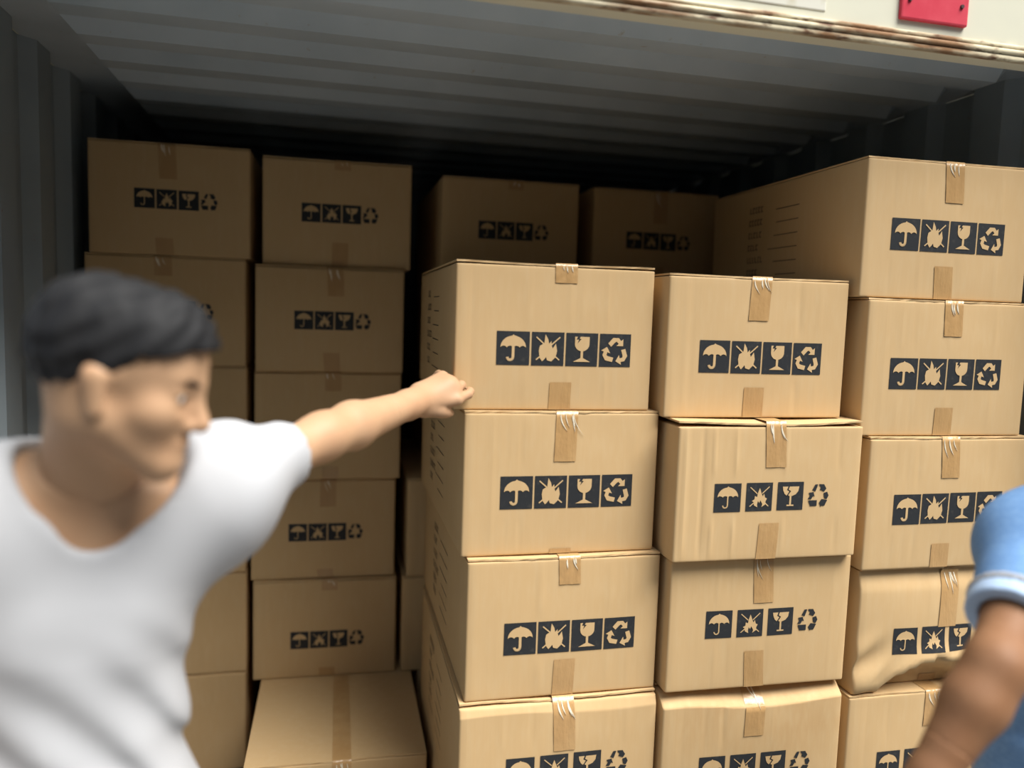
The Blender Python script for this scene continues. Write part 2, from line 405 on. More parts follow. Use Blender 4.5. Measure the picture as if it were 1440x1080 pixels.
    for q in range(rr.randint(3, 5)):
        x0 = tape_dx + rr.uniform(-.4, .3) * tw; z0 = h - rr.uniform(.003, .010); L = rr.uniform(.018, .042) * (tape_top / .095); cu = rr.uniform(.1, .5); wd = rr.uniform(.0008, .002)
        base = len(v)
        for k in range(7):
            s = k / 6; px = x0 + cu * L * s * s; pz = z0 - L * s; ww = wd * math.sin(math.pi * (s * .85 + .12))
            yv = surf(px, pz) - .0026
            v += [(px - ww, yv + .0003, pz), (px, yv - .0003, pz), (px + ww, yv + .0003, pz)]
        for k in range(6):
            a = base + 3 * k; f += [(a + 3, a + 4, a + 1, a), (a + 4, a + 5, a + 2, a + 1)]
    link('wrinkle', pydata('wrinkle', v, f), M['tape_wrinkle'], tp, True)
    link('tape', grid_patch('tape', tape_dx - .006 - tw / 2, tape_dx - .006 + tw / 2, .001, tape_bot, 5, 8, surf, .0012, skew=rr.uniform(-.08, .08)), M['tape'], t, True)
    # printed symbols
    if style is None: return t
    k = {'a': 0, 'b': 1, 'c': 1}[style]
    size, pitch, rec = {'a': (.0735, .0780, .0735), 'b': (.0655, .0785, .054), 'c': (.0570, .0615, .050)}[style]
    size *= gs; pitch *= gs; rec *= gs
    total = pitch * 3 + (size if style == 'a' else rec * .96)
    x0 = print_dx - total / 2 + size / 2; zc = printz * h
    tilt = rr.uniform(-.012, .012)
    for i, nm in enumerate(('umbrella', 'no_fire', 'fragile_glass')):
        cx = x0 + i * pitch; zz = zc + tilt * (cx)
        sq = link('symbol_square', grid_patch('symbol_square', cx - size / 2, cx + size / 2, zz - size / 2, zz + size / 2, 4, 4, surf, .0008), M['ink'], t)
        link(nm + '_symbol', print_mesh(nm, SYM[nm][k], cx, zz, size * .97, surf, .0016), M[material], sq)
    cx = x0 + 3 * pitch; zz = zc + tilt * cx
    if style == 'a':
        sq = link('symbol_square', grid_patch('symbol_square', cx - size / 2, cx + size / 2, zz - size / 2, zz + size / 2, 4, 4, surf, .0008), M['ink'], t)
        link('recycling_symbol', print_mesh('recycling', REC[0], cx, zz, size, surf, .0016), M[material], sq)
    else:
        cx = x0 + 2 * pitch + size / 2 + (pitch - size) + rec * .48
        link('recycling_symbol', print_mesh('recycling', REC[1], cx, zz, rec, surf, .0010), M['ink'], t)
    # faint shipping form on the long left side
    if side_print:
        v = []; f = []
        def bar(ya, yb, za, zb):
            b = len(v)
            for (yy, zz) in ((yb, za), (ya, za), (ya, zb), (yb, zb)):
                s = 2 * yy / d - 1; q2 = 2 * zz / h - 1
                v.append((-w / 2 - .0035 * (1 - s * s) * (1 - q2 * q2) - .0009, yy, zz))
            f.append((b, b + 1, b + 2, b + 3))
        yn, yf_ = .27, .53; z = h * .76
        for rowi in range(6):
            bar(yn, yn + rr.uniform(.10, .15), z, z + .0022)
            yy = yf_
            for c in range(rr.randint(4, 7)):
                cw = rr.uniform(.008, .013)
                bar(yy - cw, yy, z + .002, z + .005); bar(yy - cw * .35, yy, z + .002, z + .019)
                if rr.random() < .6: bar(yy - cw, yy, z + .016, z + .019)
                yy -= cw + .005
            z -= .036
        link('shipping_form', pydata('shipping_form', v, f), M['sideink'], t)
    return t

GF = 'cartons stacked at the container opening'; GB = 'cartons stacked deep in the container'
Dp = .77
# front left stack
S1 = 'front stack the pointing hand touches'
def stack(items, x_group, d=Dp):
    for it in items: make_carton(**it)
def C(label, x, y, top, bot, w, yaw, style, group, **k):
    k.setdefault('d', Dp)
    return make_carton(label, x, y, bot, w, top - bot - .001, k.pop('d'), yaw, style, group, **k)
C('top carton of the front stack that the outstretched hand touches', .470, 1.656, 1.617, 1.2935, .45, -.5, 'a', GF, seed=1, gap=.004, tape_top=.042, tape_bot=.062, tape_dx=.018, printz=.42, print_dx=.02, side_print=True)
C('second carton from top in the stack under the hand, four boxed symbols', .493, 1.644, 1.293, .9695, .45, .5, 'a', GF, seed=2, tape_top=.112, tape_bot=.012, tape_dx=.006, printz=.44, print_dx=.012, side_print=True)
C('third carton down in the stack under the hand, brown tape at bottom', .506, 1.626, .969, .6455, .45, .4, 'a', GF, seed=3, gap=.003, tape_top=.064, tape_bot=.085, tape_dx=.006, printz=.43, print_dx=.014, side_print=True)
C('carton with symbols cut by the photo edge, fourth in the stack under the hand', .500, 1.608, .645, .3225, .462, -.1, 'b', GF, seed=4, gap=.006, feature='slumped_light', tape_top=.12, tape_dx=.006, printz=.50, print_dx=.02, side_print=True)
C('bottom carton of the stack under the hand, mostly below view', .502, 1.615, .322, .001, .462, 0, 'b', GF, seed=5)
# middle front stack
C('top carton of the middle front stack, shiny tape and four boxed symbols', .943, 1.623, 1.606, 1.2815, .45, -.5, 'a', GF, seed=6, gap=.002, tape_top=.100, tape_bot=.070, tape_dx=.000, printz=.43, print_dx=.008)
C('creased carton with wavy lid, second from top of the middle front stack', .966, 1.573, 1.281, .9605, .462, -.1, 'b', GF, seed=7, gap=.009, feature='creased', tape_top=.105, tape_bot=.085, tape_dx=.004, printz=.46, print_dx=.004)
C('carton set back under the creased one in the middle front stack', .976, 1.596, .960, .6435, .462, -.5, 'b', GF, seed=8, tape_top=.110, tape_bot=.090, tape_dx=-.002, printz=.50, print_dx=.004)
C('scuffed carton with crushed top edge, fourth in the middle front stack', .972, 1.589, .643, .3225, .462, -1.0, 'b', GF, seed=9, gap=.006, feature='slumped', tape_top=.115, tape_dx=.003, printz=.40, print_dx=.008, material='kraft_scuffed')
C('bottom carton of the middle front stack, mostly below view', .974, 1.600, .322, .001, .462, -.3, 'b', GF, seed=10)
# right front stack
C('highest carton of the right front stack, long left side in shadow', 1.407, 1.601, 1.891, 1.5685, .45, -.9, 'a', GF, seed=11, tape_top=.095, tape_bot=.078, tape_dx=.004, printz=.46, print_dx=.0, side_print=True)
C('second carton from top of the right front stack, crinkled tape', 1.428, 1.592, 1.568, 1.2425, .45, -.6, 'a', GF, seed=12, tape_top=.085, tape_bot=.068, tape_dx=.004, printz=.46, print_dx=-.004)
C('third carton of the right front stack, just above the bulging one', 1.451, 1.582, 1.242, .9185, .45, .05, 'a', GF, seed=13, gap=.002, tape_top=.100, tape_bot=.060, tape_dx=-.005, printz=.46, print_dx=.002)
C('bulging crumpled carton behind the blue sleeved arm', 1.466, 1.590, .918, .6015, .462, .05, 'b', GF, seed=14, feature='crumpled', tape_top=.15, tape_bot=.02, tape_dx=.02, printz=.43, print_dx=.008, material='kraft')
C('carton under the bulging one in the right front stack, behind the forearm', 1.456, 1.588, .601, .2855, .462, .05, 'b', GF, seed=15, tape_top=.09, tape_dx=.01, printz=.43, print_dx=.0)
C('bottom carton of the right front stack, below view', 1.456, 1.592, .285, .001, .462, .05, 'b', GF, seed=16)
# back far-left stack
wA = .4526
tA = [1.972, 1.642, 1.312, .985, .657, .328, .001]; xA = [-.490, -.503, -.500, -.503, -.501, -.503]
LA = ['top carton of the far left back stack, beside the corrugated wall', 'second carton of the far left back stack, just above the dark hair',
      'third carton of the far left back stack, hidden behind the head', 'fourth carton of the far left back stack, behind the white shirt',
      'fifth carton of the far left back stack, beside the white shirt', 'bottom carton of the far left back stack, beside the white shirt']
for i in range(6):
    C(LA[i], xA[i], 2.530, tA[i], tA[i + 1] + .0005, wA, (-.3, .03, .2, -.1, .1, 0)[i], 'c' if i < 2 else None, GB, seed=20 + i, tape_top=.105 if i == 0 else .06, tape_bot=.05, printz=.50, print_dx=.016, tape_dx=-.01)
# back second stack
tB = [1.957, 1.628, 1.300, .954, .626, .3005]; xB = [-.002, -.021, -.024, -.036, -.028]; yB = [2.528, 2.510, 2.520, 2.531, 2.517]
LB = ['top carton of the second back stack, left of the dark gap', 'second carton down the second back stack, shiny tape on its top edge',
      'third carton down the second back stack, behind the outstretched forearm', 'carton below the forearm in the second back stack',
      'carton with clear symbols resting on the protruding floor carton']
for i in range(5):
    C(LB[i], xB[i], yB[i], tB[i], tB[i + 1] + .0005, wA, (.07, 0, .1, -.4, -.5)[i], 'c', GB, seed=30 + i, gap=.002, tape_top=(.03, .09, .06, .09, .035)[i], tape_bot=(.075, .06, .04, .03, .03)[i], printz=(.50, .49, .47, .47, .39)[i], print_dx=.006, bulge=.005)
C('floor carton jutting forward with its taped lid in view', .011, 2.022, .300, .001, .480, 0, 'c', GB, seed=36, d=.84, printz=.45)
# back middle stack
tF = [1.930, 1.604, 1.280, .954, .626, .3005, .001]; xF = [.546, .546, .540, .456, .444, .500]
LF = ['dim back carton above the hand stack, right of the dark gap', 'carton under the dim back one, hidden behind the hand stack', 'third carton of the middle back stack, hidden behind the hand stack',
      'narrow sliver of carton beside the shipping form, upper of two', 'narrow sliver of carton beside the shipping form, lower of two', 'bottom carton of the middle back stack, hidden behind the front']
for i in range(6):
    C(LF[i], xF[i], 2.505 if i < 3 else 2.512, tF[i], tF[i + 1] + .0005, wA, (.3, 0, 0, .1, 0, 0)[i], 'c', GB, seed=40 + i, tape_top=.03, tape_bot=.05, printz=.50, print_dx=.008, simple=(i in (1, 2, 5)))
tG = [1.931, 1.604, 1.280, .960, .640, .320, .001]
for i in range(6):
    C(['dim back carton beside the long shadowed side of the highest carton', 'second carton of the rear right stack, behind the middle front stack', 'third carton of the rear right stack, behind the middle front stack',
       'fourth carton of the rear right stack, behind the middle front stack', 'fifth carton of the rear right stack, behind the middle front stack', 'bottom carton of the rear right stack, behind the middle front stack'][i],
      1.059, 2.530, tG[i], tG[i + 1] + .0005, wA, .35 if i == 0 else 0, 'c', GB, seed=50 + i, tape_top=.11, printz=.48, print_dx=.008, simple=(i > 0))

# ---------------------------------------------------------------- people: implicit surfaces meshed with surface nets
def nets(F, o, h):
    nx, ny, nz = F.shape
    S = F < 0
    cs = (nx - 1, ny - 1, nz - 1)
    acc = np.zeros(cs + (3,), np.float32); cnt = np.zeros(cs, np.float32)
    def sl(d): return tuple(slice(a, n - 1 + a) for a, n in zip(d, F.shape))
    corners = [(i, j, k) for i in (0, 1) for j in (0, 1) for k in (0, 1)]
    for c in corners:
        for ax in range(3):
            if c[ax]: continue
            e = list(c); e[ax] = 1; e = tuple(e)
            fa, fb = F[sl(c)], F[sl(e)]
            m = (fa < 0) != (fb < 0)
            t = np.where(m, fa / np.where(m, fa - fb, 1), 0)
            for q in range(3):
                acc[..., q] += np.where(m, c[q] + (t if q == ax else 0), 0)
            cnt += m
    act = cnt > 0
    idx = np.full(cs, -1, np.int64); idx[act] = np.arange(act.sum())
    ijk = np.argwhere(act)
    V = (ijk + acc[act] / cnt[act][:, None]) * h + np.array(o)
    Q = []
    for ax in range(3):
        a, b = (ax + 1) % 3, (ax + 2) % 3
        s0 = [slice(None)] * 3; s1 = [slice(None)] * 3
        s0[ax] = slice(0, -1); s1[ax] = slice(1, None)
        A, B = S[tuple(s0)], S[tuple(s1)]
        E = np.argwhere(A != B)
        E = E[(E[:, a] > 0) & (E[:, b] > 0) & (E[:, a] < F.shape[a] - 1) & (E[:, b] < F.shape[b] - 1)]
        fl = A[tuple(E.T)]
        def cell(da, db):
            c = E.copy(); c[:, a] -= da; c[:, b] -= db; return idx[tuple(c.T)]
        q = np.stack([cell(1, 1), cell(0, 1), cell(0, 0), cell(1, 0)], 1)
        q[~fl] = q[~fl][:, ::-1]
        Q.append(q)
    return V, np.concatenate(Q)
def prim(a, b, ra, rb=None, k=.02, n=None, fac=1.0):
    return dict(a=np.array(a, float), b=np.array(b, float), ra=ra, rb=ra if rb is None else rb, k=k, n=None if n is None else np.array(n, float) / np.linalg.norm(n), fac=fac)
def sdf(G, p):
    X = G - p['a'].astype(np.float32); ba = (p['b'] - p['a'])
    if p['n'] is not None:
        X = X + (X @ p['n'].astype(np.float32))[..., None] * (p['n'] * (p['fac'] - 1)).astype(np.float32)
        ba = ba + (ba @ p['n']) * p['n'] * (p['fac'] - 1)
    L2 = float(ba @ ba)
    if L2 < 1e-12: return np.sqrt((X * X).sum(-1)) - p['ra']
    t = np.clip((X @ ba.astype(np.float32)) / L2, 0, 1)
    D = X - t[..., None] * ba.astype(np.float32)
    return np.sqrt((D * D).sum(-1)) - (p['ra'] + (p['rb'] - p['ra']) * t)
class Field:
    def __init__(s, lo, hi, h):
        s.lo = np.array(lo, float); s.h = h
        nn = np.ceil((np.array(hi) - s.lo) / h).astype(int) + 1
        s.F = np.full(nn, .3, np.float32)
        ax = [s.lo[i] + np.arange(nn[i]) * h for i in range(3)]
        s.G = np.stack(np.meshgrid(*ax, indexing='ij'), -1).astype(np.float32)
    def box(s, p, pad):
        r = max(p['ra'], p['rb']) + pad
        lo = np.minimum(p['a'], p['b']) - r; hi = np.maximum(p['a'], p['b']) + r
        i0 = np.maximum(0, np.floor((lo - s.lo) / s.h).astype(int)); i1 = np.minimum(s.F.shape, np.ceil((hi - s.lo) / s.h).astype(int) + 1)
        if np.any(i1 <= i0): return None
        return tuple(slice(a, b) for a, b in zip(i0, i1))
    def add(s, prims, grow=0.0):
        for p in prims:
            q = s.box(p, .07 + grow)
            if q is None: continue
            d = sdf(s.G[q], p) - grow; k = p['k']; f = s.F[q]
            hh = np.clip(.5 + .5 * (f - d) / k, 0, 1)
            s.F[q] = f * (1 - hh) + d * hh - k * hh * (1 - hh)
        return s
    def cut(s, prims, k=.006):
        for p in prims:
            q = s.box(p, .03)
            if q is None: continue
            d = -sdf(s.G[q], p); f = s.F[q]
            hh = np.clip(.5 - .5 * (f - d) / k, 0, 1)
            s.F[q] = f * (1 - hh) + d * hh + k * hh * (1 - hh)
        return s
    def half(s, pt, nrm):           # keep the side the normal points away from
        nrm = np.array(nrm, float); nrm /= np.linalg.norm(nrm)
        d = (s.G - np.array(pt, np.float32)) @ nrm.astype(np.float32)
        s.F = np.maximum(s.F, d); return s
    def mesh(s): return nets(s.F, s.lo, s.h)
def bounds(prims, pad):
    lo = np.min([np.minimum(p['a'], p['b']) - max(p['ra'], p['rb']) for p in prims], 0) - pad
    hi = np.max([np.maximum(p['a'], p['b']) + max(p['ra'], p['rb']) for p in prims], 0) + pad
    return lo, hi
def to_obj(name, parts, m, parent):
    V = []; Q = []; b = 0
    for (v, q) in parts: V.append(v); Q.append(q + b); b += len(v)
    V = np.concatenate(V); Q = np.concatenate(Q)
    if parent is not None: V = V - np.array((parent.parent or parent).location)
    me = bpy.data.meshes.new(name)
    me.vertices.add(len(V)); me.vertices.foreach_set('co', V.astype(np.float32).ravel())
    me.loops.add(len(Q) * 4); me.loops.foreach_set('vertex_index', Q.astype(np.int32).ravel())
    me.polygons.add(len(Q)); me.polygons.foreach_set('loop_start', np.arange(0, len(Q) * 4, 4, dtype=np.int32))
    me.update(calc_edges=True); me.validate()
    return link(name, me, m, parent, True)
A_ = lambda *p: np.array(p, float)

def head_frame(c, fwd, up, hs=1.0):
    fwd = A_(*fwd); fwd /= np.linalg.norm(fwd); up = A_(*up); side = np.cross(fwd, up); side /= np.linalg.norm(side); up = np.cross(side, fwd)
    c = A_(*c)
    return lambda x, y, z: c + (side * x + fwd * y + up * z) * hs, side, fwd, up
def head_prims(H, side, fwd, up, neck):
    P = [prim(H(0, -.045, .035), H(0, .020, .035), .082, .078, .02, side, 1.09),
         prim(H(0, .0, .0), H(0, .035, -.055), .070, .050, .03, side, 1.08),
         prim(H(0, .045, -.03), H(0, .060, -.085), .045, .026, .025),
         prim(H(-.046, .005, -.055), H(-.016, .066, -.100), .020, .016, .03),
         prim(H(.046, .005, -.055), H(.016, .066, -.100), .020, .016, .03),
         prim(H(0, .070, -.102), H(0, .070, -.102), .017, None, .02),
         prim(H(-.036, .068, .020), H(-.006, .084, .016), .013, .012, .015),
         prim(H(.036, .068, .020), H(.006, .084, .016), .013, .012, .015),
         prim(H(-.042, .056, -.030), H(-.042, .056, -.030), .022, None, .03),
         prim(H(.042, .056, -.030), H(.042, .056, -.030), .022, None, .03)]
    eye = [prim(H(-.032, .092, -.002), H(-.032, .092, -.002), .017), prim(H(.032, .092, -.002), H(.032, .092, -.002), .017)]
    Q = [prim(H(0, .087, .008), H(0, .108, -.036), .0085, .0125, .014),
         prim(H(-.013, .094, -.041), H(-.013, .094, -.041), .0085, None, .008), prim(H(.013, .094, -.041), H(.013, .094, -.041), .0085, None, .008),
         *[p for sx in (-1, 1) for p in (prim(H(sx * .019, .083, .004), H(sx * .043, .077, .004), .0068, .0062, .006), prim(H(sx * .019, .0815, -.011), H(sx * .042, .076, -.010), .0062, .0056, .006))],
         prim(H(-.018, .082, -.066), H(.018, .082, -.066), .0065, None, .008), prim(H(0, .088, -.066), H(0, .088, -.066), .0075, None, .012),
         prim(H(-.016, .081, -.077), H(.016, .081, -.077), .0075, None, .008),
         prim(H(-.079, -.016, .004), H(-.076, -.006, -.036), .016, .010, .008, side, 1.9), prim(H(.079, -.016, .004), H(.076, -.006, -.036), .016, .010, .008, side, 1.9),
         prim(H(0, -.030, -.05), neck, .054, .060, .03)]
    return P, eye, Q

def person(spec):
    s = spec; g = s['root']
    t = thing('person', s['label'], 'person', g)
    hs = s.get('hs', 1.0); H, side, fwd, up = head_frame(s['head'], s['look'], s['up'], hs)
    nb = A_(*s['neck']); ch = A_(*s['chest']); pv = A_(*s['pelvis']); tf = A_(*s['torso_fwd']); tf /= np.linalg.norm(tf)
    P, eye, Q = head_prims(H, side, fwd, up, nb)
    for p in P + eye + Q[:-1]: p['ra'] *= hs; p['rb'] *= hs
    shL, shR = A_(*s['shL']), A_(*s['shR'])
    torso = [prim(ch + (nb - ch) * .55, ch, .105, .125, .04, tf, 1.35), prim(ch, (ch + pv) / 2, .135, .128, .05, tf, 1.35), prim((ch + pv) / 2, pv, .128, .140, .05, tf, 1.35),
             prim(nb, shL, .050, .060, .05), prim(nb, shR, .050, .060, .05), prim(shL + (ch - shL) * .1, shR + (ch - shR) * .1, .075, .075, .05, tf, 1.15),
             prim(shL + (ch - shL) * .15, ch + (shL - ch) * .35, .075, .085, .05, tf, 1.1), prim(shR + (ch - shR) * .15, ch + (shR - ch) * .35, .075, .085, .05, tf, 1.1)]
    arms = []; up_arm = []
    for k in ('L', 'R'):
        sh, el, wr = A_(*s['sh' + k]), A_(*s['el' + k]), A_(*s['wr' + k])
        ua = s.get('ua', .050)
        up_arm += [prim(sh, el, ua + .006, ua - .016, .03)]
        arms += [prim(sh, el, ua, ua - .011, .03), prim(el, el + (wr - el) * .28, ua - .010, ua - .006, .03), prim(el + (wr - el) * .28, wr, ua - .006, .0255, .02)]
    hips = [prim(pv, A_(*s['hipL']), .115, .100, .05), prim(pv, A_(*s['hipR']), .115, .100, .05)]
    legs = []
    for k in ('L', 'R'):
        hp, kn, an = A_(*s['hip' + k]), A_(*s['kn' + k]), A_(*s['an' + k])
        legs += [prim(hp, kn, .088, .056, .03), prim(kn, kn + (an - kn) * .3, .054, .056, .03), prim(kn + (an - kn) * .3, an, .056, .036, .03), prim(an, an + s_foot(s) * .13 + A_(0, 0, -.045), .036, .032, .03)]
    # hands
    hands = {}
    for k in ('L', 'R'):
        hands[k] = s['hand' + k](A_(*s['el' + k]), A_(*s['wr' + k]))
    allp = torso + arms + hips + legs
    meshes = []
    # body (coarse) without head and hands
    core = torso + arms + hips + legs + [Q[-1]]
    lo, hi = bounds(core, .03)
    F = Field(lo, hi, .0085).add(core)
    ncut = nb + (A_(*s['head']) - nb) * .30; nd = A_(*s['head']) - nb
    X = F.G - (ncut + nd * .04).astype(np.float32); ax = (nd / np.linalg.norm(nd)).astype(np.float32)
    al = X @ ax; rad = np.sqrt(np.maximum(0, (X * X).sum(-1) - al * al))
    F.F = np.maximum(F.F, -np.maximum(-al, rad - .10))
    for k in ('L', 'R'):
        el, wr = A_(*s['el' + k]), A_(*s['wr' + k]); fd = wr - el; c = el + fd * .62
        X = F.G - c.astype(np.float32); ax = (fd / np.linalg.norm(fd)).astype(np.float32)
        al = X @ ax; rad = np.sqrt(np.maximum(0, (X * X).sum(-1) - al * al))
        F.F = np.maximum(F.F, -np.maximum(np.maximum(-(al - .012), al - .45), rad - .085))
    meshes.append(F.mesh())
    # head (fine)
    lo, hi = bounds(P + Q, .015); 
    F = Field(lo, hi, .0034).add(P); F.cut(eye, .012); F.add(Q)
    F.half(ncut - nd * .04, -nd)
    meshes.append(F.mesh())
    # forearm ends with hands (fine)
    for k in ('L', 'R'):
        el, wr = A_(*s['el' + k]), A_(*s['wr' + k]); fd = wr - el; c = el + fd * .62
        fa = [p for p in arms if np.allclose(p['b'], wr) or np.allclose(p['a'], el)]
        hp = hands[k]
        lo = np.min([np.minimum(p['a'], p['b']) - .05 for p in hp] + [c - .06], 0); hi = np.max([np.maximum(p['a'], p['b']) + .05 for p in hp] + [c + .06], 0)
        F = Field(lo, hi, .0026 if s['fine'] == k else .004).add([p for p in fa if not np.allclose(p['b'], wr) or True]).add(hp)
        F.half(c, -fd)
        meshes.append(F.mesh())
    to_obj('body', meshes, s['skin'], t)
    # ------- hair
    hp = [prim(H(0, -.047, .040), H(0, .022, .042), .090, .086, .02, side, 1.09)]
    for p in hp: p['ra'] *= hs; p['rb'] *= hs
    F = Field(*bounds(hp, .02), .004); F.add(hp)
    Gp = F.G; loc = (Gp - A_(*s['head']).astype(np.float32)) / hs
    lx = loc @ side.astype(np.float32); ly = loc @ fwd.astype(np.float32); lz = loc @ up.astype(np.float32)
    F.F += .0035 * np.sin(lx * 160 + lz * 90) * np.sin(ly * 120 - lz * 70 + 1) - .004 * np.clip((lz - .05) / .07, 0, 1)
    line = np.where(ly > .035, .050 + (ly - .035) * .25 - .35 * np.maximum(0, np.abs(lx) - .045), np.where(ly > .0, .050 - (.035 - ly) * 2.0, -.020 - (-ly) * .9))
    line = np.maximum(line, -.075)
    F.F = np.maximum(F.F, (line - lz) * .8)
    to_obj('hair', [F.mesh()], M['hair'], t)
    # ------- eyes, eyebrows
    for sx in (-1, 1):
        for nm, rr_, off, mm in (('eye', .0115, .0750, 'eyewhite'),):
            b = bmesh.new(); bmesh.ops.create_uvsphere(b, u_segments=16, v_segments=10, radius=rr_ * hs)
            c = H(sx * .031, off, -.002) - A_(*g); bmesh.ops.translate(b, verts=b.verts, vec=Vector(c)); e = link(nm, b, M[mm], t, True)
            b = bmesh.new(); bmesh.ops.create_uvsphere(b, u_segments=12, v_segments=8, radius=.0062 * hs)
            c = H(sx * .031, off + .0068, -.002) - A_(*g); bmesh.ops.translate(b, verts=b.verts, vec=Vector(c)); link('iris', b, M['iris'], e, True)
        bp = [prim(H(sx * .014, .094, .018), H(sx * .034, .084, .0225), .0042, .0040, .004), prim(H(sx * .034, .084, .0225), H(sx * .048, .070, .017), .0040, .0025, .004)]
        F = Field(*bounds(bp, .006), .0018).add(bp); to_obj('eyebrow', [F.mesh()], M['hair'], t)
    lp = [prim(H(-.017, .086, -.0675), H(.017, .086, -.0675), .0042, None, .004), prim(H(0, .0925, -.0675), H(0, .0925, -.0675), .0045, None, .01), prim(H(-.014, .0855, -.0765), H(.014, .0855, -.0765), .0055, None, .005)]
    F = Field(*bounds(lp, .008), .002).add(lp); to_obj('lips', [F.mesh()], M['lip'], t)
    # ------- shirt
    lowhem = pv + A_(0, 0, -s.get('hem', .10))
    sh_pr = hips + torso + [prim(pv, lowhem, .148, .155, .05, tf, 1.2)] + up_arm
    lo, hi = bounds(sh_pr, .06)
    F = Field(lo, hi, .0065).add(sh_pr, .017)
    G = F.G
    w1 = np.sin(G[..., 2] * 52 + G[..., 0] * 85 + 3 * np.sin(G[..., 0] * 9 + G[..., 1] * 7)) * np.clip((ch[2] + .03 - G[..., 2]) / .2, 0, 1) * np.clip((G[..., 2] - lowhem[2] + .02) / .15, .3, 1)
    w2 = np.sin(G[..., 0] * 55 - G[..., 2] * 34 + 2 * np.sin(G[..., 2] * 11)) * np.clip((G[..., 2] - ch[2] + .12) / .12, .25, 1)
    F.F += s.get('fold', .0045) * w1 + .0028 * w2
    # neckline, sleeve mouths, hem
    F.cut([prim(nb + (A_(*s['head']) - nb) * .05, nb + (A_(*s['head']) - nb) * .9, .083, .12), prim(nb + A_(*s['collar']), nb + A_(*s['collar']) * 1.5 + A_(0, 0, .05), .045, .06)], .01)
    for k in ('L', 'R'):
        sh, el = A_(*s['sh' + k]), A_(*s['el' + k]); m_ = sh + (el - sh) * s['sleeve']; dd = el - sh; dd /= np.linalg.norm(dd)
        X = G - m_.astype(np.float32); al = X @ dd.astype(np.float32); rad = np.sqrt(np.maximum(0, (X * X).sum(-1) - al * al))
        F.F = np.maximum(F.F, -np.maximum(np.maximum(-al, al - .22), rad - .12))
        F.cut([prim(m_ - dd * .035, m_ + dd * .05, s.get('ua', .05) - .004)], .004)
    F.half(lowhem, (0, 0, -1))
    so = to_obj(s['shirt_name'], [F.mesh()], s['shirt'], t)
    if s.get('trim'):
        for k in ('L', 'R'):
            sh, el = A_(*s['sh' + k]), A_(*s['el' + k]); dd = el - sh; dd /= np.linalg.norm(dd)
            for (off, wd, mm) in ((-.011, .013, 'trim_blue'), (-.030, .005, 'shirt_white')):
                m_ = sh + (el - sh) * s['sleeve'] + dd * off
                q = [prim(sh, el, up_arm[0]['ra'], up_arm[0]['rb'], .03)]
                F = Field(*bounds(q, .05), .004).add(q, (.0235 if mm == 'trim_blue' else .0250) if not s.get('tight') else .017)
                F.half(m_ + dd * wd, dd); F.half(m_ - dd * wd, -dd)
                F.cut([prim(sh, el + dd * .05, s.get('ua', .05) + .000, s.get('ua', .05) - .010)], .003)
                to_obj('sleeve_band', [F.mesh()], M[mm], so)
    # ------- trousers and shoes
    tr = hips + [p for i, p in enumerate(legs) if i % 4 != 3]
    F = Field(*bounds(tr, .05), .010).add(tr, .009); F.half(pv + A_(0, 0, .06), (0, 0, 1))
    to_obj('trousers', [F.mesh()], M['trousers'], t)
    for k in ('L', 'R'):
        an = A_(*s['an' + k]); fo = s_foot(s)
        q = [prim(an + A_(0, 0, -.025) - fo * .03, an + A_(0, 0, -.035) + fo * .06, .044, .040, .02), prim(an + A_(0, 0, -.035) + fo * .05, an + A_(0, 0, -.042) + fo * .15, .042, .036, .02)]
        F = Field(*bounds(q, .02), .006).add(q, .003); F.half((0, 0, GROUND + .002), (0, 0, -1))
        to_obj('shoe', [F.mesh()], M['shoe'], t)
    return t
def s_foot(s):
    v = A_(*s['foot']); return v / np.linalg.norm(v)

def chain(pts, radii, k=.006):
    return [prim(pts[i], pts[i + 1], radii[i], radii[i + 1], k) for i in range(len(pts) - 1)]
def relaxed_hand(palm_dir, thumb_dir):
    pd = A_(*palm_dir); td = A_(*thumb_dir)
    def fn(el, wr):
        d = wr - el; d /= np.linalg.norm(d); n = pd - (pd @ d) * d; n /= np.linalg.norm(n); s = np.cross(d, n)
        if s @ td < 0: s = -s
        R = [prim(wr - d * .03, wr + d * .02, .026, .024, .02)]
        for i, (o, L) in enumerate(((.028, .072), (.009, .078), (-.010, .072), (-.027, .058))):
            kn = wr + d * (.088 - .004 * abs(i - 1)) + s * o
            R += [prim(wr + d * .015 + s * o * .55, kn, .014, .0115, .014)]
            p1 = kn + d * L * .45 + n * L * .16; p2 = p1 + d * L * .28 + n * L * .22; p3 = p2 + d * L * .12 + n * L * .24
            R += chain([kn, p1, p2, p3], [.0098, .0090, .0082, .0072], .005)
        b = wr + d * .025 + s * .022; m = b + d * .035 + s * .022 + n * .012
        R += chain([b, m, m + d * .030 + s * .006 + n * .008, m + d * .052 + s * .004 + n * .012], [.017, .0125, .0105, .0085], .008)
        return R
    return fn
